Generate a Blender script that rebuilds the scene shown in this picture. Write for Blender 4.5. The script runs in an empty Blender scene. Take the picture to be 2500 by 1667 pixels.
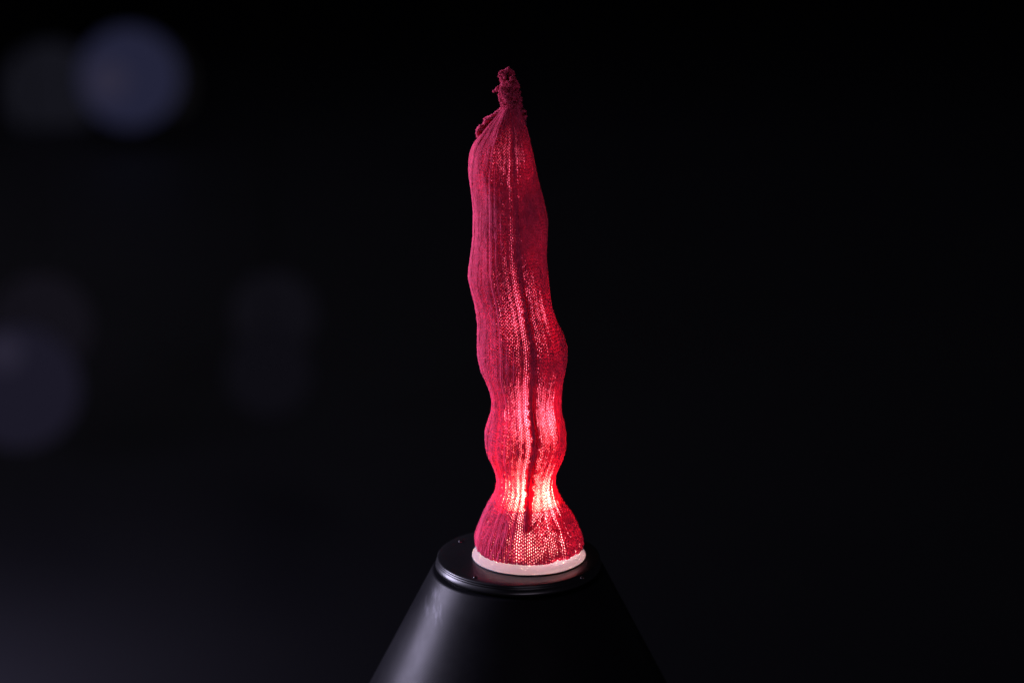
import bpy, bmesh, math, random
import numpy as np
from mathutils import Vector

random.seed(7)
rng = np.random.default_rng(7)
scene = bpy.context.scene
COL = scene.collection
R = math.radians

# ------------------------------------------------------------------ camera
FPX = 2500 * 100.0 / 36.0           # focal length in photograph pixels
PITCH = R(16.7)
DIST = 2.88                          # metres to the sleeve's axis along the optical axis
MM = DIST / FPX                      # metres per photograph pixel at the sleeve
fwd = np.array([0, math.cos(PITCH), -math.sin(PITCH)])
upv = np.array([0, math.sin(PITCH), math.cos(PITCH)])
rgt = np.array([1.0, 0, 0])
# put the middle of the white base's underside at the world origin
_d = fwd + (1291 - 1250) / FPX * rgt - (1352 - 833.5) / FPX * upv
CAM = -_d * (DIST * math.cos(PITCH) / _d[1])

def ray(px, py):
    return fwd + (px - 1250) / FPX * rgt - (py - 833.5) / FPX * upv

def at_y(px, py, Y=0.0):
    d = ray(px, py)
    return CAM + d * ((Y - CAM[1]) / d[1])

def at_z(px, py, Z):
    d = ray(px, py)
    return CAM + d * ((Z - CAM[2]) / d[2])

cam_data = bpy.data.cameras.new('camera')
cam = bpy.data.objects.new('camera', cam_data)
COL.objects.link(cam)
cam.location = CAM
cam.rotation_euler = (math.pi / 2 - PITCH, 0, 0)
cam_data.sensor_width = 36
cam_data.lens = 100
cam_data.clip_start = 0.05
cam_data.clip_end = 100
cam_data.dof.use_dof = True
cam_data.dof.focus_distance = DIST - 0.03
cam_data.dof.aperture_fstop = 2.3
scene.camera = cam

# ------------------------------------------------------------------ world, lights, exposure
world = bpy.data.worlds.new('World')
scene.world = world
world.use_nodes = True
bg = world.node_tree.nodes['Background']
bg.inputs[0].default_value = (0.75, 0.75, 1.0, 1)
bg.inputs[1].default_value = 0.010

def aim(o, target):
    d = Vector(target) - o.location
    o.rotation_euler = d.to_track_quat('-Z', 'Y').to_euler()

def area(name, loc, target, sx, sy, power, color):
    l = bpy.data.lights.new(name, 'AREA')
    l.shape = 'RECTANGLE'; l.size = sx; l.size_y = sy
    l.energy = power; l.color = color
    o = bpy.data.objects.new(name, l)
    COL.objects.link(o)
    o.location = loc
    aim(o, target)
    return o

KEY = area('key_light', (-1.44, 0.36, 0.45), (0, 0, 0.12), 0.55, 0.9, 60.0, (0.75, 0.69, 1.0))

area('front_fill', (0.35, -1.7, -0.35), (0, 0, 0.2), 0.8, 0.4, 6.5, (0.92, 0.76, 1.0))

def point(name, loc, power, color, radius):
    l = bpy.data.lights.new(name, 'POINT')
    l.energy = power; l.color = color; l.shadow_soft_size = radius
    o = bpy.data.objects.new(name, l)
    COL.objects.link(o)
    o.location = loc
    return o

vs = scene.view_settings
scene.display_settings.display_device = 'sRGB'
vs.view_transform = 'Standard'
vs.look = 'None'
vs.exposure = 0
vs.gamma = 1
cy = scene.cycles
cy.use_adaptive_sampling = False
cy.denoising_prefilter = 'NONE'
cy.max_bounces = 10
cy.diffuse_bounces = 6
cy.transmission_bounces = 6
cy.transparent_max_bounces = 8
cy.sample_clamp_indirect = 3
cy.caustics_reflective = False
cy.caustics_refractive = False

# ------------------------------------------------------------------ helpers
def link_nodes(m):
    m.use_nodes = True
    nt = m.node_tree
    nt.nodes.clear()
    return nt, nt.nodes, nt.links

def principled(name, color, rough=0.5, spec=0.5, sheen=0.0, sheen_tint=(1, 1, 1)):
    m = bpy.data.materials.new(name)
    nt, N, L = link_nodes(m)
    out = N.new('ShaderNodeOutputMaterial')
    b = N.new('ShaderNodeBsdfPrincipled')
    b.inputs['Base Color'].default_value = (*color, 1)
    b.inputs['Roughness'].default_value = rough
    b.inputs['Specular IOR Level'].default_value = spec
    b.inputs['Sheen Weight'].default_value = sheen
    b.inputs['Sheen Tint'].default_value = (*sheen_tint, 1)
    L.new(b.outputs[0], out.inputs[0])
    return m, nt, N, L, b, out

def mesh_object(name, verts, faces, mat, parent=None, smooth=True):
    """verts (n,3), faces (m,3) or (m,4) arrays"""
    verts = np.asarray(verts, dtype=np.float32); faces = np.asarray(faces, dtype=np.int32)
    me = bpy.data.meshes.new(name)
    k = faces.shape[1]
    me.vertices.add(len(verts))
    me.vertices.foreach_set('co', verts.ravel())
    me.loops.add(faces.size)
    me.loops.foreach_set('vertex_index', faces.ravel())
    me.polygons.add(len(faces))
    me.polygons.foreach_set('loop_start', np.arange(0, faces.size, k, dtype=np.int32))
    me.polygons.foreach_set('loop_total', np.full(len(faces), k, dtype=np.int32))
    me.update(calc_edges=True)
    if smooth:
        me.polygons.foreach_set('use_smooth', np.ones(len(faces), dtype=bool))
    me.validate()
    if mat: me.materials.append(mat)
    o = bpy.data.objects.new(name, me)
    COL.objects.link(o)
    if parent: o.parent = parent
    return o

def thing(name, label, category, loc=(0, 0, 0), group=None):
    o = bpy.data.objects.new(name, None)
    o.empty_display_size = 0.02
    COL.objects.link(o)
    o.location = loc
    o['label'] = label; o['category'] = category
    if group: o['group'] = group
    return o

def lathe(name, prof, mat, parent=None, n=160, center=(0, 0), smooth=True, cap_top=False, cap_bottom=False):
    prof = np.array(prof, float)
    a = np.linspace(0, 2 * np.pi, n, endpoint=False)
    m = len(prof)
    V = np.zeros((m, n, 3))
    V[:, :, 0] = center[0] + prof[:, :1] * np.cos(a)
    V[:, :, 1] = center[1] + prof[:, :1] * np.sin(a)
    V[:, :, 2] = prof[:, 1:2]
    idx = np.arange(m * n).reshape(m, n)
    q = np.stack([idx[:-1], idx[1:], np.roll(idx, -1, 1)[1:], np.roll(idx, -1, 1)[:-1]], -1).reshape(-1, 4)
    return mesh_object(name, V.reshape(-1, 3), q, mat, parent, smooth)

def tube_mesh(P, Nrm, rad, sides=4, closed=False):
    """sweep: P (n,3), Nrm (n,3) side normal, rad (n,)"""
    T = np.gradient(P, axis=0)
    T /= np.linalg.norm(T, axis=1, keepdims=True) + 1e-12
    B = np.cross(T, Nrm)
    B /= np.linalg.norm(B, axis=1, keepdims=True) + 1e-12
    N2 = np.cross(B, T)
    n = len(P)
    V = np.empty((n, sides, 3))
    for k in range(sides):
        a = 2 * math.pi * k / sides
        V[:, k] = P + rad[:, None] * (math.cos(a) * N2 + math.sin(a) * B)
    idx = np.arange(n * sides).reshape(n, sides)
    q = np.stack([idx[:-1], np.roll(idx, -1, 1)[:-1], np.roll(idx, -1, 1)[1:], idx[1:]], -1).reshape(-1, 4)
    return V.reshape(-1, 3), q

def yarn_mesh(P, Nrm, rad, segs=4, half=R(112)):
    """the outward side of a yarn: an open sweep wrapped 112 degrees each way round from the outside"""
    T = np.gradient(P, axis=0)
    T /= np.linalg.norm(T, axis=1, keepdims=True) + 1e-12
    B = np.cross(T, Nrm); B /= np.linalg.norm(B, axis=1, keepdims=True) + 1e-12
    N2 = np.cross(B, T)
    n = len(P)
    V = np.empty((n, segs + 1, 3))
    for k in range(segs + 1):
        a = half * (2 * k / segs - 1)
        V[:, k] = P + rad[:, None] * (math.cos(a) * N2 + math.sin(a) * B)
    idx = np.arange(n * (segs + 1)).reshape(n, segs + 1)
    q = np.stack([idx[:-1, :-1], idx[:-1, 1:], idx[1:, 1:], idx[1:, :-1]], -1).reshape(-1, 4)
    return V.reshape(-1, 3), q

class Merge:
    def __init__(self): self.v = []; self.f = []; self.n = 0
    def add(self, v, f):
        self.v.append(v); self.f.append(f + self.n); self.n += len(v)
    def build(self, name, mat, parent=None):
        return mesh_object(name, np.concatenate(self.v), np.concatenate(self.f), mat, parent)

# ------------------------------------------------------------------ materials
def yarn_material(name, base, trans, mixfac, sheen):
    m, nt, N, L, b, out = principled(name, base, 0.75, 0.12, sheen, (1.0, 0.45, 0.6))
    b.inputs['Sheen Roughness'].default_value = 0.5
    tc = N.new('ShaderNodeTexCoord')
    nz = N.new('ShaderNodeTexNoise'); nz.inputs['Scale'].default_value = 160; nz.inputs['Detail'].default_value = 1
    L.new(tc.outputs['Object'], nz.inputs['Vector'])
    cr = N.new('ShaderNodeValToRGB')
    cr.color_ramp.elements[0].position = 0.35; cr.color_ramp.elements[1].position = 0.7
    cr.color_ramp.elements[0].color = (base[0] * 0.82, base[1] * 0.78, base[2] * 0.8, 1)
    cr.color_ramp.elements[1].color = (min(1, base[0] * 1.12), base[1] * 1.25, base[2] * 1.2, 1)
    L.new(nz.outputs['Fac'], cr.inputs[0])
    L.new(cr.outputs[0], b.inputs['Base Color'])
    t = N.new('ShaderNodeBsdfTranslucent')
    t.inputs[0].default_value = (*trans, 1)
    mx = N.new('ShaderNodeMixShader'); mx.inputs[0].default_value = mixfac
    L.new(b.outputs[0], mx.inputs[1]); L.new(t.outputs[0], mx.inputs[2]); L.new(mx.outputs[0], out.inputs[0])
    return m

YARN = yarn_material('crimson_yarn', (0.58, 0.036, 0.108), (0.98, 0.040, 0.15), 0.19, 0.13)
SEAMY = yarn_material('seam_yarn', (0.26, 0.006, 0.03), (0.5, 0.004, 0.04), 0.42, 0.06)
FUZZ = yarn_material('yarn_fuzz', (0.66, 0.09, 0.20), (0.8, 0.08, 0.15), 0.3, 0.2)

def translucent_white(name, refl, trans, fac):
    m = bpy.data.materials.new(name)
    nt, N, L = link_nodes(m)
    out = N.new('ShaderNodeOutputMaterial')
    d = N.new('ShaderNodeBsdfDiffuse'); d.inputs[0].default_value = (*refl, 1)
    t = N.new('ShaderNodeBsdfTranslucent'); t.inputs[0].default_value = (*trans, 1)
    mx = N.new('ShaderNodeMixShader'); mx.inputs[0].default_value = fac
    L.new(d.outputs[0], mx.inputs[1]); L.new(t.outputs[0], mx.inputs[2]); L.new(mx.outputs[0], out.inputs[0])
    return m

LINING = translucent_white('bounce_tinted_lining', (0.75, 0.13, 0.24), (0.96, 0.22, 0.34), 0.62)  # rose tint stands in for red light bounced back by the knit
RIM = translucent_white('white_plastic', (0.175, 0.168, 0.178), (0.90, 0.86, 1.0), 0.14)
PLUG = principled('white_base_plastic', (.40, .39, .41), .9, .1)[0]
DOME = translucent_white('milky_plastic', (0.62, 0.56, 0.60), (0.92, 0.40, 0.45), 0.5)

# ------------------------------------------------------------------ sleeve surface, from its outline
# (photo row, left edge, right edge); below the last row the hem dips towards the camera by itself
OUT = np.array([
    (262, 1228, 1271), (270, 1223, 1274), (280, 1214, 1277), (292, 1203, 1280), (306, 1190, 1283), (320, 1179, 1288),
    (336, 1166.5, 1292.5), (352, 1155, 1296), (370, 1148, 1300), (395, 1143.5, 1305), (421, 1142, 1310), (446, 1146, 1315.5),
    (472, 1150, 1322), (497, 1152.5, 1329), (523, 1154, 1334), (551, 1154, 1338), (577, 1154, 1338), (602, 1152.8, 1336.5),
    (628, 1149, 1336), (653, 1144, 1337), (679, 1141.8, 1339), (691, 1144, 1340), (717, 1152, 1344), (742, 1159.7, 1348.5),
    (768, 1164.3, 1355.5), (793, 1165.3, 1365), (819, 1163.5, 1376), (844, 1163, 1383), (870, 1166, 1385.5), (900, 1174, 1382),
    (926, 1186, 1375), (952, 1195.4, 1371), (977, 1198.7, 1369), (1003, 1196.7, 1370.5), (1028, 1190, 1378), (1054, 1183.5, 1383),
    (1080, 1184, 1383), (1105, 1189.8, 1378), (1130, 1201, 1369), (1156, 1211, 1359), (1178, 1213, 1357.5), (1194, 1211, 1361),
    (1209, 1204, 1367), (1232, 1190, 1382), (1252, 1180.6, 1398), (1273, 1172.4, 1408), (1293, 1165, 1416), (1312, 1161, 1422),
    (1330, 1161, 1423.5)])
yy = np.arange(262, 1330.5, 1.0)
def smooth(a, w=7):
    k = np.hanning(w + 2)[1:-1]; k /= k.sum()
    return np.convolve(np.pad(a, w // 2, mode='edge'), k, mode='valid')
Lp = smooth(np.interp(yy, OUT[:, 0], OUT[:, 1]), 11)
Rp = smooth(np.interp(yy, OUT[:, 0], OUT[:, 2]), 11)
PLm = np.array([at_y(x, y) for x, y in zip(Lp, yy)]); PRm = np.array([at_y(x, y) for x, y in zip(Rp, yy)])
Zt = (PLm[:, 2] + PRm[:, 2]) / 2
CXt = (PLm[:, 0] + PRm[:, 0]) / 2
THICK = 0.0010
RXt = (PRm[:, 0] - PLm[:, 0]) / 2 - THICK          # middle of the fabric
RYt = RXt * np.interp(yy, [262, 330, 420, 1200, 1330], [0.8, 0.85, 0.95, 0.98, 1.0])
CYt = 0.004 * np.sin((yy - 300) / 150.0) * np.interp(yy, [262, 1050, 1250, 1330], [1, 1, 0, 0])
DRt = np.gradient(RXt, Zt)
St = np.concatenate([[0], np.cumsum(np.hypot(np.diff(Zt), np.diff(RXt)))])
STOT = St[-1]
def s_of_y(y): return np.interp(y, yy, St)

# seam as seen: (photo row, photo column) on the front of the sleeve
SEAM = [(268, 1250), (300, 1254), (340, 1257), (400, 1260), (460, 1260.5), (525, 1264), (580, 1266), (630, 1268), (705, 1278),
        (755, 1286), (806, 1295), (857, 1305), (901, 1307.5), (950, 1301.5), (1003, 1300), (1054, 1307.5), (1105, 1310),
        (1156, 1297.5), (1207, 1292), (1250, 1290), (1280, 1287), (1320, 1287), (1374, 1288)]
sy, sphi = [], []
for (yo, xo) in SEAM:
    yc = yo - 20
    for _ in range(8):
        i = int(np.clip(yc - 262, 0, len(yy) - 1))
        c = (Lp[i] + Rp[i]) / 2; h = (Rp[i] - Lp[i]) / 2
        u = np.clip((xo - c) / h, -0.95, 0.95); ph = math.asin(u)
        yc = yo - 0.33 * h * math.cos(ph)
    sy.append(max(yc, 262)); sphi.append(ph)
sy = np.array(sy); sphi = np.array(sphi)
def phi_seam(s):
    y = np.interp(s, St, yy)
    return np.interp(y, sy, sphi)
_ps = smooth(phi_seam(St), 31)

def wrap(a): return (a + np.pi) % (2 * np.pi) - np.pi

# folds of loose fabric along the lower left of the hem: (azimuth deg, depth mm, width deg)
FOLDS = [(-76, 1.6, 2.6), (-66, 1.9, 2.4), (-56, 1.4, 2.2), (-47, 2.2, 2.4), (-38, 2.4, 2.2), (-28, 2.3, 2.0), (-21, 1.5, 1.8),
         (-12, 1.3, 1.6), (-3, .9, 1.5), (60, 1.2, 2.2), (74, 2.2, 3), (88, 2, 3), (120, 2, 4), (150, 2, 4), (-105, 2, 4), (-140, 2, 4)]

def surf(phi, s, off, relief=True):
    s = np.clip(s, 0, STOT + 0.01)
    z = np.interp(s, St, Zt); cx = np.interp(s, St, CXt); cyv = np.interp(s, St, CYt)
    rx = np.interp(s, St, RXt); ry = np.interp(s, St, RYt); dr = np.interp(s, St, DRt)
    over = np.maximum(s - STOT, 0)
    z = z - over
    if relief:
        y = np.interp(s, St, yy)
        d = wrap(phi - np.interp(s, St, _ps))
        g = np.interp(y, [262, 300, 600, 700, 1150, 1215, 1240, 1262], [0.6, 0.8, 1.0, 1.7, 2.0, 1.4, .5, 0]) * 0.001
        off = off - g * np.exp(-(d / R(7)) ** 2) + 0.12 * g * np.exp(-(np.abs(d) - R(13)) ** 2 / R(6) ** 2)
        f = np.interp(y, [1262, 1295, 1325], [0, .45, 1.0])
        lean = np.interp(y, [1262, 1330], [R(9), 0])
        for (a, dep, w) in FOLDS:
            dd = wrap(phi - R(a) - lean * np.sign(-a))
            off = off - f * 0.6 * dep * 0.001 * np.exp(-(dd / R(w * .55)) ** 2) + f * dep * 0.0005 * np.exp(-(wrap(dd - R(w * 1.3)) / R(w * .6)) ** 2)
        # loose, slightly lumpy cloth
        off = off + 0.0006 * np.sin(3 * phi + 41 * s) * np.sin(67 * s + 2 * phi) + 0.0004 * np.sin(7 * phi - 90 * s)
    q = 1 / np.sqrt(1 + dr * dr)
    nx, ny, nz = np.sin(phi) * q, -np.cos(phi) * q, -dr * q
    P = np.stack([cx + rx * np.sin(phi) + off * nx, cyv - ry * np.cos(phi) + off * ny, z + off * nz], -1)
    return P, np.stack([nx, ny, nz], -1)

# ------------------------------------------------------------------ the knitted sleeve
sleeve = thing('knitted_sleeve', 'crimson knitted tube sleeve glowing from inside, gathered to a ragged tip above a white dome', 'sleeve')

NW = 80                                            # wales
width = np.ones(NW)
for k, w_ in {-3: 1.3, 5: 1.15, 9: 1.35, -14: 1.3, -9: 1.1, 13: 1.15}.items():
    width[k % NW] = w_
width *= np.exp(rng.normal(0, 0.05, NW))
edge = np.concatenate([[0], np.cumsum(width)]) / width.sum()
ROW = 0.0031
M = int(round(STOT / ROW))
K = 10
tot = M * NW
tt = np.arange(tot * K) / K                         # stitches along the one spiral yarn
row = tt / NW
col = tt % NW
t = 2 * np.pi * (tt % 1.0)
ist = np.floor(tt).astype(int)
jit = rng.normal(0, 1, (3, tot + 1))
jx, jr, jz = jit[0][ist], jit[1][ist], jit[2][ist]
wal = col + 0.155 * np.sin(2 * t) + 0.03 * jx
wi = np.interp(np.mod(wal, NW), np.arange(NW + 1), edge)
s_row = (row + .45 * np.sin(2 * np.pi * 5 * col / NW + row * .21) + .3 * np.sin(2 * np.pi * 11 * col / NW - row * .13)) * ROW
s_ = s_row + 0.5 * 1.55 * ROW * np.cos(t) * (1 + 0.05 * jz) + 0.06 * ROW * jz
s_ = np.clip(s_, 0, STOT + 0.0002)
phi = np.interp(s_, St, _ps) + 2 * np.pi * wi
# how open the fabric is, by height
yrow = np.interp(s_row, St, yy)
GAP = np.array([(262, .1), (300, .3), (318, .5), (340, .7), (385, .75), (405, .6), (430, .4), (460, .25), (500, .22), (540, .4),
                (560, .5), (590, .4), (615, .5), (645, .75), (700, .9), (760, 1.0), (815, .8), (850, .6), (872, .5), (895, .75),
                (925, 1.0), (960, 1.15), (1010, 1.15), (1050, .9), (1080, .85), (1105, 1.0), (1140, 1.1), (1215, 1.15), (1230, 1.0),
                (1245, .75), (1262, .62), (1300, .68), (1318, .45), (1330, .25)])
gap = np.interp(yrow, GAP[:, 0], GAP[:, 1])
pz = wrap(phi)
side = np.clip((np.sin(pz) + 0.98) / 0.45, 0, 1); side = side * side * (3 - 2 * side)
back = np.cos(pz) < -0.1
side = np.where(back, 0.5, side)
lo = np.interp(yrow, [262, 700, 930, 1180, 1250, 1330], [1, .9, .5, .25, .7, 1])
gap = gap * (1 - 0.5 * lo * (1 - side)) * (1 + 0.4 * np.clip((np.sin(pz) - .25) / .5, 0, 1) * (np.cos(pz) > 0))
tuck = np.interp(yrow, [1255, 1300], [0, 1]) * np.interp(pz, [R(-100), R(-85), R(-32), R(-12)], [0, 1, 1, 0])
gap = gap * (1 - .85 * tuck)
rx_here = np.interp(s_row, St, RXt)
spac = 2 * np.pi * rx_here / NW
lad = np.interp(np.mod(col, NW), np.arange(NW) + .5, width, period=NW)
rib = np.cos(2 * np.pi * (np.floor(col) / 2.86)) * .55 + rng.normal(0, .5, NW)[np.floor(col).astype(int) % NW]
gap = gap * (1 + .26 * rib)
yr = np.minimum(spac, 0.0035) * (0.345 - 0.128 * gap) * (1 + 0.05 * jr)
yr = np.clip(yr, 0.00035, 0.0011)
dz_amp = 0.00025 * (spac / 0.0030)
wrib = rng.normal(0, 1, NW)
off = -dz_amp * np.cos(2 * t) + 0.00008 * jr + 0.00016 * wrib[(np.floor(col).astype(int)) % NW] - .00022 * rib
P, Nn = surf(phi, s_, off)
V, Q = yarn_mesh(P, Nn, yr)
fab = mesh_object('knit_fabric', V, Q, YARN, sleeve)

# fuzz: short stray fibres standing off the yarn
def fuzz(name, Pb, Nb, count, lmin, lmax, rad, parent, mat):
    i = rng.integers(0, len(Pb), count)
    base = Pb[i] + Nb[i] * 0.0004
    d = Nb[i] * rng.uniform(.15, 1.0, (count, 1)) + rng.normal(0, .75, (count, 3))
    d /= np.linalg.norm(d, axis=1, keepdims=True)
    ln = rng.uniform(lmin, lmax, (count, 1))
    bend = rng.normal(0, .5, (count, 3)) * ln
    side_ = np.cross(d, rng.normal(0, 1, (count, 3))); side_ /= np.linalg.norm(side_, axis=1, keepdims=True)
    pts = [base, base + d * ln * .5 + bend * .3, base + d * ln + bend - Nb[i] * ln * .15]
    ws = [rad, rad * .8, rad * .25]
    V = np.stack([p + sg * side_ * w for p, w in zip(pts, ws) for sg in (-1, 1)], 1).reshape(-1, 3)
    o = (np.arange(count) * 6)[:, None]
    F = np.concatenate([o + np.array([[0, 1, 3, 2]]), o + np.array([[2, 3, 5, 4]])])
    ob = mesh_object(name, V, F, mat, parent, smooth=False)
    ob['kind'] = 'stuff'
    return ob
fuzz('yarn_fuzz', P, Nn, 26000, 0.0005, 0.0014, 0.00010, sleeve, FUZZ)

# lining: the smooth translucent tube inside the knit
Y_JOIN = 1219
sj = s_of_y(Y_JOIN)
ns, na = 260, 120
sl = np.linspace(s_of_y(300), sj + .0015, ns)
al = np.linspace(-np.pi, np.pi, na, endpoint=False)
SS, AA = np.meshgrid(sl, al, indexing='ij')
Pl, _ = surf(AA, SS, np.interp(SS, [s_of_y(1100), s_of_y(1180)], [-.0034, -.0017]), relief=False)
cen = Pl.mean(1, keepdims=True)
yl = np.interp(sl, St, yy)
frac = np.interp(yl, [300, 360, 700, 850, 950, 1060, 1130, 1180, 1219], [.45, .66, .72, .74, .82, .74, .87, .96, 1.0])
rl_ = np.interp(sl, St, RXt)
Pl = cen + (Pl - cen) * frac[:, None, None]
Pl[:, :, 0] += ((1 - frac) * .45 * rl_)[:, None]
Pl[:, :, 1] -= ((1 - frac) * .45 * rl_)[:, None]
idx = np.arange(ns * na).reshape(ns, na)
ql = np.stack([idx[:-1], np.roll(idx, -1, 1)[:-1], np.roll(idx, -1, 1)[1:], idx[1:]], -1).reshape(-1, 4)
core = mesh_object('inner_tube', Pl.reshape(-1, 3), ql, LINING, sleeve)

# seam allowance: a ragged strip of doubled knit lying against the inside of the fabric
sv = np.arange(s_of_y(270), s_of_y(1262), 0.0009)
yv = np.interp(sv, St, yy)
hw = np.interp(yv, [270, 330, 590, 650, 900, 1100, 1180, 1215, 1240, 1252, 1258, 1262],
               [3, 4, 4.5, 9.5, 12, 12.5, 12, 9, 8.5, 12, 8, 2]) * MM
rxv = np.interp(sv, St, RXt)
def rag(): return 1 + 0.22 * np.repeat(rng.normal(0, 1, len(sv) // 3 + 1), 3)[:len(sv)]
hl, hr = hw * rag(), hw * rag()
rows_ = []
ctr = np.interp(sv, St, _ps)
for (fu, o_) in [(-1, -.0027), (-.8, -.0017), (0, -.0012), (.8, -.0017), (1, -.0027)]:
    h_ = hl if fu < 0 else hr
    p_, _n = surf(ctr + fu * h_ / np.maximum(rxv, .01), sv, np.full(len(sv), o_), relief=False)
    rows_.append(p_)
Vs = np.stack(rows_, 1)
idx = np.arange(len(sv) * 5).reshape(-1, 5)
qs = np.stack([idx[:-1, :-1], idx[:-1, 1:], idx[1:, 1:], idx[1:, :-1]], -1).reshape(-1, 4)
mesh_object('seam', Vs.reshape(-1, 3), qs, SEAMY, sleeve)

# ---- ragged tip: narrow flattened end of the tube, its own loops, with holes and curling ends
TIP = np.array([(166, 1238, 1246), (172, 1229, 1252), (178, 1221, 1254), (184, 1219.5, 1255), (191, 1219, 1256), (197, 1224, 1260),
                (203, 1224, 1264), (209, 1218, 1266), (216, 1216, 1267), (225, 1217, 1269), (236, 1218.5, 1271.5), (246, 1221, 1271.5),
                (256, 1225, 1272), (268, 1227, 1272), (280, 1226, 1272)])
def tip_surf(phi, y, off):
    l = np.interp(y, TIP[:, 0], TIP[:, 1]); r = np.interp(y, TIP[:, 0], TIP[:, 2])
    c = (l + r) / 2; h = (r - l) / 2
    d0 = at_y(1250, 833.5)
    x0 = CAM[0] + (c - 1250) * MM; zz = np.interp(y, [140, 300], [at_y(1250, 140)[2], at_y(1250, 300)[2]])
    hx = h * MM - 0.0014
    crease = 0.0022 * np.exp(-((np.sin(phi) - 0.28) / .16) ** 2) * (np.cos(phi) > 0)
    hy = hx * 0.45 + 0.001
    o2 = off - crease
    P = np.stack([x0 + (hx + off) * np.sin(phi), -0.002 - (hy + o2) * np.cos(phi), zz], -1)
    N = np.stack([np.sin(phi) * .6, -np.cos(phi), 0 * phi], -1); N /= np.linalg.norm(N, axis=-1, keepdims=True)
    return P, N
mg = Merge()
NT = 22
Pall, Nall = [], []
ycur = 168.0
while ycur < 280:
    n = NT * 9
    tq = np.arange(n + 1) / 9.0
    tp = 2 * np.pi * (tq % 1)
    ii = np.floor(tq).astype(int)
    a_ = rng.normal(0, 1, (3, NT + 2))
    ph = 2 * np.pi * (tq + .17 * np.sin(2 * tp) + .16 * a_[0][ii]) / NT + ycur * .03
    y_ = ycur + 3.4 * np.cos(tp) + 1.0 * a_[1][ii]
    of = -0.0006 * np.cos(2 * tp) + 0.00045 * a_[2][ii]
    p_, n_ = tip_surf(ph, y_, of)
    # two torn holes near the top: skip loops there
    xo = 1250 + (p_[:, 0] - CAM[0]) / MM
    hole = ((np.abs(y_ - 180.5) < 4.2) & (np.abs(xo - 1238.5) < 3.6)) | ((np.abs(y_ - 192) < 4.5) & (np.abs(xo - 1240.5) < 2.0))
    keep = ~hole
    st = 0
    for e in list(np.where(~keep)[0]) + [len(keep)]:
        if e - st > 4:
            v, q = tube_mesh(p_[st:e], n_[st:e], np.full(e - st, 0.0005) * (1 + .1 * rng.normal(0, 1, e - st)), 4)
            mg.add(v, q); Pall.append(p_[st:e]); Nall.append(n_[st:e])
        st = e + 1
    ycur += 3.5
def curl(path, r=0.0006, wob=0.0):
    """loose yarn end through photo points (x, y, depth mm)"""
    path = np.array(path, float)
    k = np.linspace(0, 1, len(path)); kk = np.linspace(0, 1, 14 * len(path))
    pts = np.stack([np.interp(kk, k, path[:, i]) for i in range(3)], 1)
    pts = np.stack([smooth(pts[:, i], 9) for i in range(3)], 1)
    p = np.array([at_y(a, b, c * .001) for a, b, c in pts])
    if wob:
        ang = kk * 55
        p = p + wob * np.stack([np.cos(ang), np.sin(ang), np.sin(ang * .7)], 1)
    n = np.tile([0, -1.0, .1], (len(p), 1))
    v, q = tube_mesh(p, n, np.full(len(p), r), 4)
    mg.add(v, q); Pall.append(p); Nall.append(n)
curl([(1217, 216, -3), (1212, 217, -4), (1209, 222, -4), (1206, 224, -4), (1204.5, 222.5, -4)], .0008, .0004)
curl([(1217, 212, -2), (1213, 214, -5), (1210, 221, -5), (1212, 224, -4)], .0007, .0003)
curl([(1254, 190, -3), (1260, 196, -5), (1264, 204, -5), (1267.5, 210, -4), (1266, 213, -4)], .0009, .0004)
curl([(1256, 192, -1), (1262, 198, -4), (1266, 206, -4)], .0008, .0003)
for _ in range(34):
    yq = rng.uniform(167, 262); sd = rng.choice([-1, 1])
    xq = np.interp(yq, TIP[:, 0], TIP[:, 1 if sd < 0 else 2])
    w_ = rng.uniform(0.6, 2.6)
    curl([(xq - sd * 2, yq, -3), (xq + sd * w_, yq - 1.5, -4), (xq + sd * (w_ + .4), yq + 1.5, -3), (xq - sd * 1.5, yq + 3, -2)], .0005)
for _ in range(70):
    yq = rng.uniform(180, 262); xq = rng.uniform(np.interp(yq, TIP[:, 0], TIP[:, 1]) + 4, np.interp(yq, TIP[:, 0], TIP[:, 2]) - 4)
    r_ = rng.uniform(1.5, 3)
    if 174 < yq < 199 and 1233 < xq < 1246: continue
    a0 = rng.uniform(0, 6)
    curl([(xq + r_ * math.cos(a0 + q), yq + r_ * math.sin(a0 + q), -8.5 + .5 * math.sin(q * 2)) for q in np.linspace(0, 4.8, 6)], .0005)
mg.build('ragged_tip', YARN, sleeve)
fuzz('tip_fuzz', np.concatenate(Pall), np.concatenate(Nall), 7000, .0006, .0016, .0001, sleeve, FUZZ)

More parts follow.
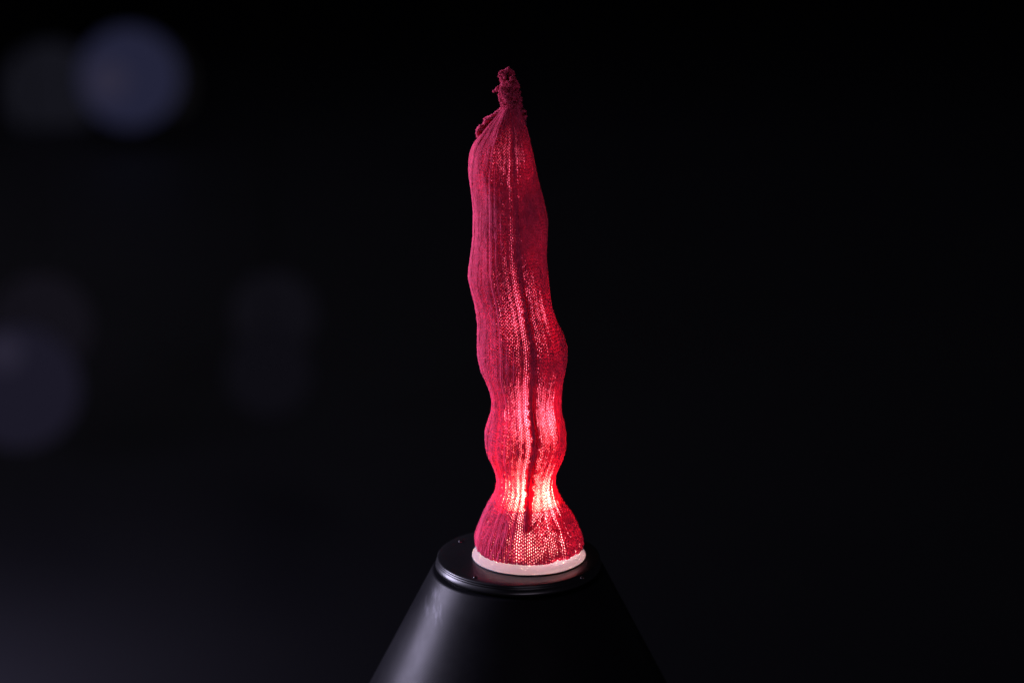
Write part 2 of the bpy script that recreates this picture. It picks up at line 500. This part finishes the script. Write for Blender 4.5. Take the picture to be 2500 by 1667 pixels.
# ---- frill: gathered knit edge standing off the shoulders below the tip
def frill(name, inner, outer, depth, waves):
    """a ruffled band between two photo lines, worked as rows of small loops"""
    inner = np.array(inner, float); outer = np.array(outer, float)
    k = np.linspace(0, 1, len(inner)); nseg = 260
    kk = np.linspace(0, 1, nseg)
    I = np.stack([np.interp(kk, k, inner[:, i]) for i in (0, 1)], 1); O = np.stack([np.interp(kk, k, outer[:, i]) for i in (0, 1)], 1)
    m = Merge(); pa, na_ = [], []
    nr = 6
    for r_ in range(nr):
        f = (r_ + .5) / nr
        loops = np.sin(kk * 2 * np.pi * 46 + r_ * .9)
        back_ = np.cos(kk * 2 * np.pi * 92)
        w = f + .10 * loops + (0.06 * rng.normal(0, 1, nseg) if r_ == nr - 1 else 0)
        px = I + (O - I) * w[:, None]
        px = px + np.stack([1.1 * np.cos(kk * 2 * np.pi * 46), 0 * kk], 1) + smooth(rng.normal(0, .9, nseg + 0), 3)[:, None]
        dep = depth + 5.0 * f * np.sin(kk * 2 * np.pi * waves + .6) + .5 * back_
        p = np.array([at_y(a, b, c * .001) for (a, b), c in zip(px, dep)])
        n = np.tile([0, -1.0, .2], (nseg, 1))
        v, q = tube_mesh(p, n, np.full(nseg, .00085), 4)
        m.add(v, q); pa.append(p); na_.append(n)
    o = m.build(name, YARN, sleeve)
    return np.concatenate(pa), np.concatenate(na_)
pa, na_ = frill('frill', [(1174, 334), (1182, 322), (1192, 312), (1204, 300), (1215, 290), (1226, 276), (1234, 268)],
                [(1166, 336), (1164, 322), (1168, 311), (1182, 303), (1184, 290), (1203, 281), (1224, 264)], 4, 4.5)
fuzz('frill_fuzz', pa, na_, 1500, .0008, .002, .0001, sleeve, FUZZ)
pb, nb_ = frill('frill', [(1268, 262), (1272, 272), (1275, 284), (1279, 298)], [(1277, 266), (1284, 272), (1285.5, 284), (1281, 302)], 5, 2.5)

# ------------------------------------------------------------------ the white lamp base under the sleeve
lamp = thing('dome_lamp', 'white plastic dome lamp on the black pedestal, its lower rim showing below the red sleeve', 'lamp')
sd_ = np.linspace(sj, STOT, 50)
SS, AA = np.meshgrid(sd_, al, indexing='ij')
Pd, _ = surf(AA, SS, -0.0021, relief=False)
last = Pd[-1]
ringc = np.array([np.mean(last[:, 0]), np.mean(last[:, 1])])
rl = np.mean(np.hypot(last[:, 0] - ringc[0], last[:, 1] - ringc[1])); zl = last[0, 2]
band = [(rl + .0012, zl - .0018), (130.5 * MM, zl * .72), (134.5 * MM, zl * .46), (138.2 * MM, zl * .24), (139.9 * MM, zl * .12), (141.4 * MM, -.0003),
        (140.8 * MM, -.0012), (139.5 * MM, -.0013), (110 * MM, -.0013), (20 * MM, -.0013), (.0005, -.0013)]
rings = [Pd]
for i, (rr, zq) in enumerate(band):
    f = min(1, (i + 1) / 3)
    c = ringc * (1 - f)
    rings.append(np.stack([c[0] + rr * np.sin(al), c[1] - rr * np.cos(al), np.full(na, zq)], -1)[None])
def grid_rings(rs):
    V_ = np.concatenate(rs); n_ = len(V_)
    ix = np.arange(n_ * na).reshape(n_, na)
    return V_.reshape(-1, 3), np.stack([ix[:-1], np.roll(ix, -1, 1)[:-1], np.roll(ix, -1, 1)[1:], ix[1:]], -1).reshape(-1, 4)
dome = mesh_object('dome', *grid_rings(rings[:1]), DOME, lamp)
rim = mesh_object('rim', *grid_rings([Pd[-1:]] + rings[1:-5]), RIM, lamp)
mesh_object('base_ring', *grid_rings(rings[-6:]), PLUG, lamp, True)
# the shelf on top of the dome that carries the upward lamp
ctrp = Pd[0].mean(0)
shelf = np.concatenate([ctrp + (Pd[0] - ctrp) * f + np.array([0, 0, -.0006]) for f in (.985, .6, .2)])
idx = np.arange(3 * na).reshape(3, na)
qh = np.stack([idx[:-1], np.roll(idx, -1, 1)[:-1], np.roll(idx, -1, 1)[1:], idx[1:]], -1).reshape(-1, 4)
dshelf = mesh_object('dome_shelf', shelf, qh, DOME, lamp)

# the lamp's own light: one bulb inside the dome, one at its neck; weaker point lights added up the sleeve to carry the glow
def axis(y): 
    i = int(y - 262); return (CXt[i], CYt[i], Zt[i])
point('dome_bulb', (0.010, -0.016, 0.030), .46, (1.0, .74, .74), .006)
ax = axis(1203)
point('neck_bulb', ax, 1.45, (1.0, .76, .34), .006)
for (y, pw, c) in [(1085, .13, (1, .92, .9)), (1000, .16, (1, .92, .95)), (880, .15, (1, .85, .95)), (740, .10, (1, .8, .95)), (600, .065, (1, .75, .95)), (430, .09, (1, .75, .95))]:
    point('added_glow_bulb', axis(y), pw, c, .006)
# ------------------------------------------------------------------ black pedestal
ped = thing('pedestal', 'black matte plastic cone pedestal with a stepped round top under the lamp', 'pedestal', (0, 0, -.0016))
CX = (1265 - 1291) * MM

def black_plastic(name, col, rough, lines=False):
    m, nt, N, L, b, out = principled(name, col, rough, 0.085 if lines else 0.38)
    tc = N.new('ShaderNodeTexCoord')
    n1 = N.new('ShaderNodeTexNoise'); n1.inputs['Scale'].default_value = 14; n1.inputs['Detail'].default_value = 5; n1.inputs['Roughness'].default_value = .65
    L.new(tc.outputs['Object'], n1.inputs['Vector'])
    mr = N.new('ShaderNodeMapRange'); mr.inputs[1].default_value = .3; mr.inputs[2].default_value = .75
    mr.inputs[3].default_value = rough - .05; mr.inputs[4].default_value = rough + .09
    L.new(n1.outputs['Fac'], mr.inputs[0]); L.new(mr.outputs[0], b.inputs['Roughness'])
    n2 = N.new('ShaderNodeTexNoise'); n2.inputs['Scale'].default_value = 1500; n2.inputs['Detail'].default_value = 2
    L.new(tc.outputs['Object'], n2.inputs['Vector'])
    bp = N.new('ShaderNodeBump'); bp.inputs['Strength'].default_value = .05; bp.inputs['Distance'].default_value = .0004
    L.new(n2.outputs['Fac'], bp.inputs['Height'])
    L.new(bp.outputs[0], b.inputs['Normal'])
    if lines:
        # fine turned rings round the cone
        sep = N.new('ShaderNodeSeparateXYZ'); L.new(tc.outputs['Object'], sep.inputs[0])
        mu = N.new('ShaderNodeMath'); mu.operation = 'MULTIPLY'; mu.inputs[1].default_value = 2 * math.pi / .0013
        L.new(sep.outputs['Z'], mu.inputs[0])
        sn = N.new('ShaderNodeMath'); sn.operation = 'SINE'; L.new(mu.outputs[0], sn.inputs[0])
        b2 = N.new('ShaderNodeBump'); b2.inputs['Strength'].default_value = .06; b2.inputs['Distance'].default_value = .00025
        L.new(sn.outputs[0], b2.inputs['Height']); L.new(bp.outputs[0], b2.inputs['Normal'])
        L.new(b2.outputs[0], b.inputs['Normal'])
        # rubbed pale scuffs in one place on the left flank
        px_ = at_y(1060, 1482, -.055)
        vm = N.new('ShaderNodeVectorMath'); vm.operation = 'SUBTRACT'; vm.inputs[1].default_value = tuple(px_)
        L.new(tc.outputs['Object'], vm.inputs[0])
        rot = N.new('ShaderNodeMapping'); rot.inputs['Rotation'].default_value = (0, R(28), 0); rot.inputs['Scale'].default_value = (1 / .012, 1 / .05, 1 / .018)
        L.new(vm.outputs[0], rot.inputs['Vector'])
        ln = N.new('ShaderNodeVectorMath'); ln.operation = 'LENGTH'; L.new(rot.outputs[0], ln.inputs[0])
        fall = N.new('ShaderNodeMapRange'); fall.inputs[1].default_value = .55; fall.inputs[2].default_value = 1.05; fall.inputs[3].default_value = 1; fall.inputs[4].default_value = 0
        L.new(ln.outputs['Value'], fall.inputs[0])
        mp2 = N.new('ShaderNodeMapping'); mp2.inputs['Rotation'].default_value = (0, R(28), 0); mp2.inputs['Scale'].default_value = (230, 60, 50)
        L.new(tc.outputs['Object'], mp2.inputs['Vector'])
        n3 = N.new('ShaderNodeTexNoise'); n3.inputs['Scale'].default_value = 1; n3.inputs['Detail'].default_value = 4
        L.new(mp2.outputs[0], n3.inputs['Vector'])
        rr = N.new('ShaderNodeMapRange'); rr.inputs[1].default_value = .5; rr.inputs[2].default_value = .7
        L.new(n3.outputs['Fac'], rr.inputs[0])
        mm = N.new('ShaderNodeMath'); mm.operation = 'MULTIPLY'; L.new(rr.outputs[0], mm.inputs[0]); L.new(fall.outputs[0], mm.inputs[1])
        mix = N.new('ShaderNodeMix'); mix.data_type = 'RGBA'
        mix.inputs['A'].default_value = (*col, 1); mix.inputs['B'].default_value = (.085, .085, .095, 1)
        L.new(mm.outputs[0], mix.inputs['Factor']); L.new(mix.outputs['Result'], b.inputs['Base Color'])
    return m

CONE = black_plastic('black_cone_plastic', (.0036, .0036, .0046), .38, True)
PLATE = black_plastic('black_plate_plastic', (.006, .006, .007), .33)

FLOOR_Z = -2.6
CONE_END = -0.5
lathe('top_plate', [(.001, 0), (.04, 0), (.075, 0), (198.5 * MM, 0), (201.5 * MM, -.0003), (203 * MM, -.0011), (203.3 * MM, -.0020), (202.4 * MM, -.0023),
                    (202.4 * MM, -.0028), (203.8 * MM, -.0031), (204.4 * MM, -.0040), (203.6 * MM, -.0043), (203.6 * MM, -.0047), (205 * MM, -.0051),
                    (207 * MM, -.0082), (207.4 * MM, -.0096), (206 * MM, -.0104), (197 * MM, -.0108), (196 * MM, -.016)], PLATE, ped, 220, (CX, 0))
zc0 = -.0138
prof = [(196.5 * MM, zc0 + .0002), (211 * MM, zc0), (214.5 * MM, zc0 - .0004), (217 * MM, zc0 - .0018)]
for f in np.linspace(0, 1, 26)[1:]:
    z = zc0 - .0018 + (CONE_END - zc0 + .0018) * f
    prof.append((217 * MM + .505 * (zc0 - .0018 - z), z))
lathe('cone', prof, CONE, ped, 220, (CX, 0))

lathe('column', [(.30, CONE_END + .002), (.30, FLOOR_Z + .05), (.36, FLOOR_Z + .04), (.36, FLOOR_Z + .002)], PLATE, ped, 64, (CX, 0))

# screws let into the plate around the lamp
scr, _, _, _, bs, _ = principled('black_screw_steel', (.02, .02, .022), .25, .6)
bs.inputs['Metallic'].default_value = .6
sm = None
for (px, py) in [(1161, 1405), (1125, 1317), (1422, 1407), (1395, 1312)]:
    p = at_z(px, py, 0)
    if sm is None:
        so = lathe('screw', [(.0002, .0001), (.0009, .0001), (.0011, .0007), (.0019, .0009), (.0023, .0006), (.0025, -.0004)], scr, ped, 24)
        sm = so
    else:
        so = sm.copy(); COL.objects.link(so); so.parent = ped
    so.location = p

# ------------------------------------------------------------------ setting: dark floor and backdrop
fm, nt, N, L, b, _ = principled('dark_floor', (.009, .009, .012), .6, .2)
tc = N.new('ShaderNodeTexCoord'); n1 = N.new('ShaderNodeTexNoise'); n1.inputs['Scale'].default_value = 1.2; n1.inputs['Detail'].default_value = 4
L.new(tc.outputs['Object'], n1.inputs['Vector'])
mr = N.new('ShaderNodeMapRange'); mr.inputs[3].default_value = .45; mr.inputs[4].default_value = .7
L.new(n1.outputs['Fac'], mr.inputs[0]); L.new(mr.outputs[0], b.inputs['Roughness'])
fl = mesh_object('floor', [(-9, -5, FLOOR_Z), (9, -5, FLOOR_Z), (9, 20.6, FLOOR_Z), (-9, 20.6, FLOOR_Z)], [(0, 1, 2, 3)], fm, None, False)
fl['kind'] = 'structure'
bm_, nt, N, L, b, _ = principled('black_cloth', (.014, .014, .017), .9, .1)
xs = np.linspace(-9, 9, 361)
zs = np.linspace(FLOOR_Z, 4.2, 12)
X, Zz = np.meshgrid(xs, zs)
Yb = 20.4 + .05 * np.sin(X * 9) + .03 * np.sin(X * 23 + 1) + .02 * np.sin(X * 5 + Zz)
idx = np.arange(X.size).reshape(X.shape)
qb = np.stack([idx[:-1, :-1], idx[:-1, 1:], idx[1:, 1:], idx[1:, :-1]], -1).reshape(-1, 4)
bd = mesh_object('backdrop', np.stack([X, Yb, Zz], -1).reshape(-1, 3), qb, bm_)
bd['kind'] = 'structure'

# ------------------------------------------------------------------ far, out-of-focus lamps
housing_m, *_ = principled('lamp_housing', (.004, .004, .004), .8, .05)
def glow(name, c):
    m = bpy.data.materials.new(name)
    nt, N, L = link_nodes(m)
    o = N.new('ShaderNodeOutputMaterial'); e = N.new('ShaderNodeEmission')
    e.inputs[0].default_value = (*c, 1); e.inputs[1].default_value = 1.0
    L.new(e.outputs[0], o.inputs[0])
    return m
def lin(r, g, b): return tuple(((v / 255 + .055) / 1.055) ** 2.4 if v > 10 else v / 255 / 12.92 for v in (r, g, b))

def floor_lamp(px, py, rpx, depth, rgb, label, bulb=None, group='dim lamps far behind the sleeve'):
    p = CAM + ray(px, py) * depth
    r = rpx * depth / FPX
    t = thing('round_lamp', label, 'lamp', (p[0], p[1], FLOOR_Z), group)   # hangs on a thin cable
    h = p[2] - FLOOR_Z
    g = glow('lamp_glow', lin(*rgb))
    n = 48
    a = np.linspace(0, 2 * np.pi, n, endpoint=False)
    d = CAM - p; d /= np.linalg.norm(d)
    e1 = np.cross([0, 0, 1.0], d); e1 /= np.linalg.norm(e1); e2 = np.cross(d, e1)
    o_ = np.array([0, 0, h])
    def rings(pr):
        V = np.concatenate([o_ + d * zq + rr * (np.cos(a)[:, None] * e1 + np.sin(a)[:, None] * e2) for rr, zq in pr])
        ix = np.arange(len(pr) * n).reshape(len(pr), n)
        return V, np.stack([ix[:-1], ix[1:], np.roll(ix, -1, 1)[1:], np.roll(ix, -1, 1)[:-1]], -1).reshape(-1, 4)
    V, Q = rings([(r * f, .02 * r * math.cos(f * 1.5) * 4) for f in (.02, .25, .5, .75, .9, 1.0)])
    mesh_object('lens', V, Q, g, t)
    if bulb:  # added glowing disc, imitates a brighter patch within the blurred light
        bx, by, br, bc = bulb
        k = depth / FPX
        o0 = o_
        o_ = o_ + e1 * bx * k - e2 * by * k + d * .10 * r
        if np.dot(e1, rgt) < 0: o_ = o_ - 2 * e1 * bx * k
        V, Q = rings([(br * k * f, .012 * br * k * math.cos(f * 1.5) * 4) for f in (.02, .3, .6, .85, 1.0)])
        mesh_object('bulb', V, Q, glow('bulb_glow', lin(*bc)), t)
        o_ = o0
    V, Q = rings([(r * 1.0, .0), (r * 1.03, .004), (r * 1.03, -.3 * r), (r * .8, -.9 * r), (r * .3, -1.2 * r), (r * .02, -1.2 * r)])
    mesh_object('housing', V, Q, housing_m, t)
    lathe('cable', [(.004, 5.0 - FLOOR_Z), (.004, h + r * .9)], housing_m, t, 8, (-d[0] * .5 * r, -d[1] * .5 * r))
    return t

floor_lamp(316, 190, 122, 16.5, (34, 35, 56), 'brightest blurred round bluish lamp at upper left', (-52, 8, 50, (44, 42, 60)))
floor_lamp(350, 205, 120, 17.3, (16, 15, 17), 'dim brownish blurred lamp just right of the brightest bluish lamp')
floor_lamp(125, 222, 118, 17.0, (20, 20, 27), 'faint blurred grey lamp left of the brightest bluish lamp')
floor_lamp(45, 945, 150, 10.4, (26, 24, 37), 'large blurred violet lamp cut by the left picture edge', (-30, -85, 45, (38, 35, 50)))
floor_lamp(100, 795, 125, 10.9, (19, 17, 24), 'dim blurred lamp just above the large violet lamp')
floor_lamp(668, 770, 105, 11.2, (15, 14, 20), 'upper of the two faint overlapping blurred lamps left of the sleeve')
floor_lamp(655, 910, 105, 10.6, (13, 12, 18), 'lower of the two faint overlapping blurred lamps left of the sleeve')

# unseen area lights added on the left to give the dark floor a violet glow
pa_ = at_z(-420, 1600, FLOOR_Z); pb_ = at_z(60, 1560, FLOOR_Z)
area('floor_spill', (pa_[0], pa_[1] - .6, FLOOR_Z + .9), pb_, 1.0, .6, 30.0, (.78, .70, 1.0))
wash = area('added_floor_wash', (-5.3, 13.0, -1.2), (-4.6, 13.0, FLOOR_Z), 2.0, 22.0, 36.0, (.80, .76, 1.0))
wash.data.spread = R(150)

# the bulbs are shut inside the tube and the dome, and the knit keeps the outer lamps off these: sample each lamp only where it can reach
inner = bpy.data.collections.new('lamp_interior')
for o in (core, dome, dshelf, rim): inner.objects.link(o)
outer = bpy.data.collections.new('lamp_exterior')
for o in (core, dome, dshelf):
    outer.objects.link(o)
for c in outer.collection_objects: c.light_linking.link_state = 'EXCLUDE'
for o in list(COL.objects):
    if o.type == 'LIGHT': o.light_linking.receiver_collection = inner if 'bulb' in o.name else outer
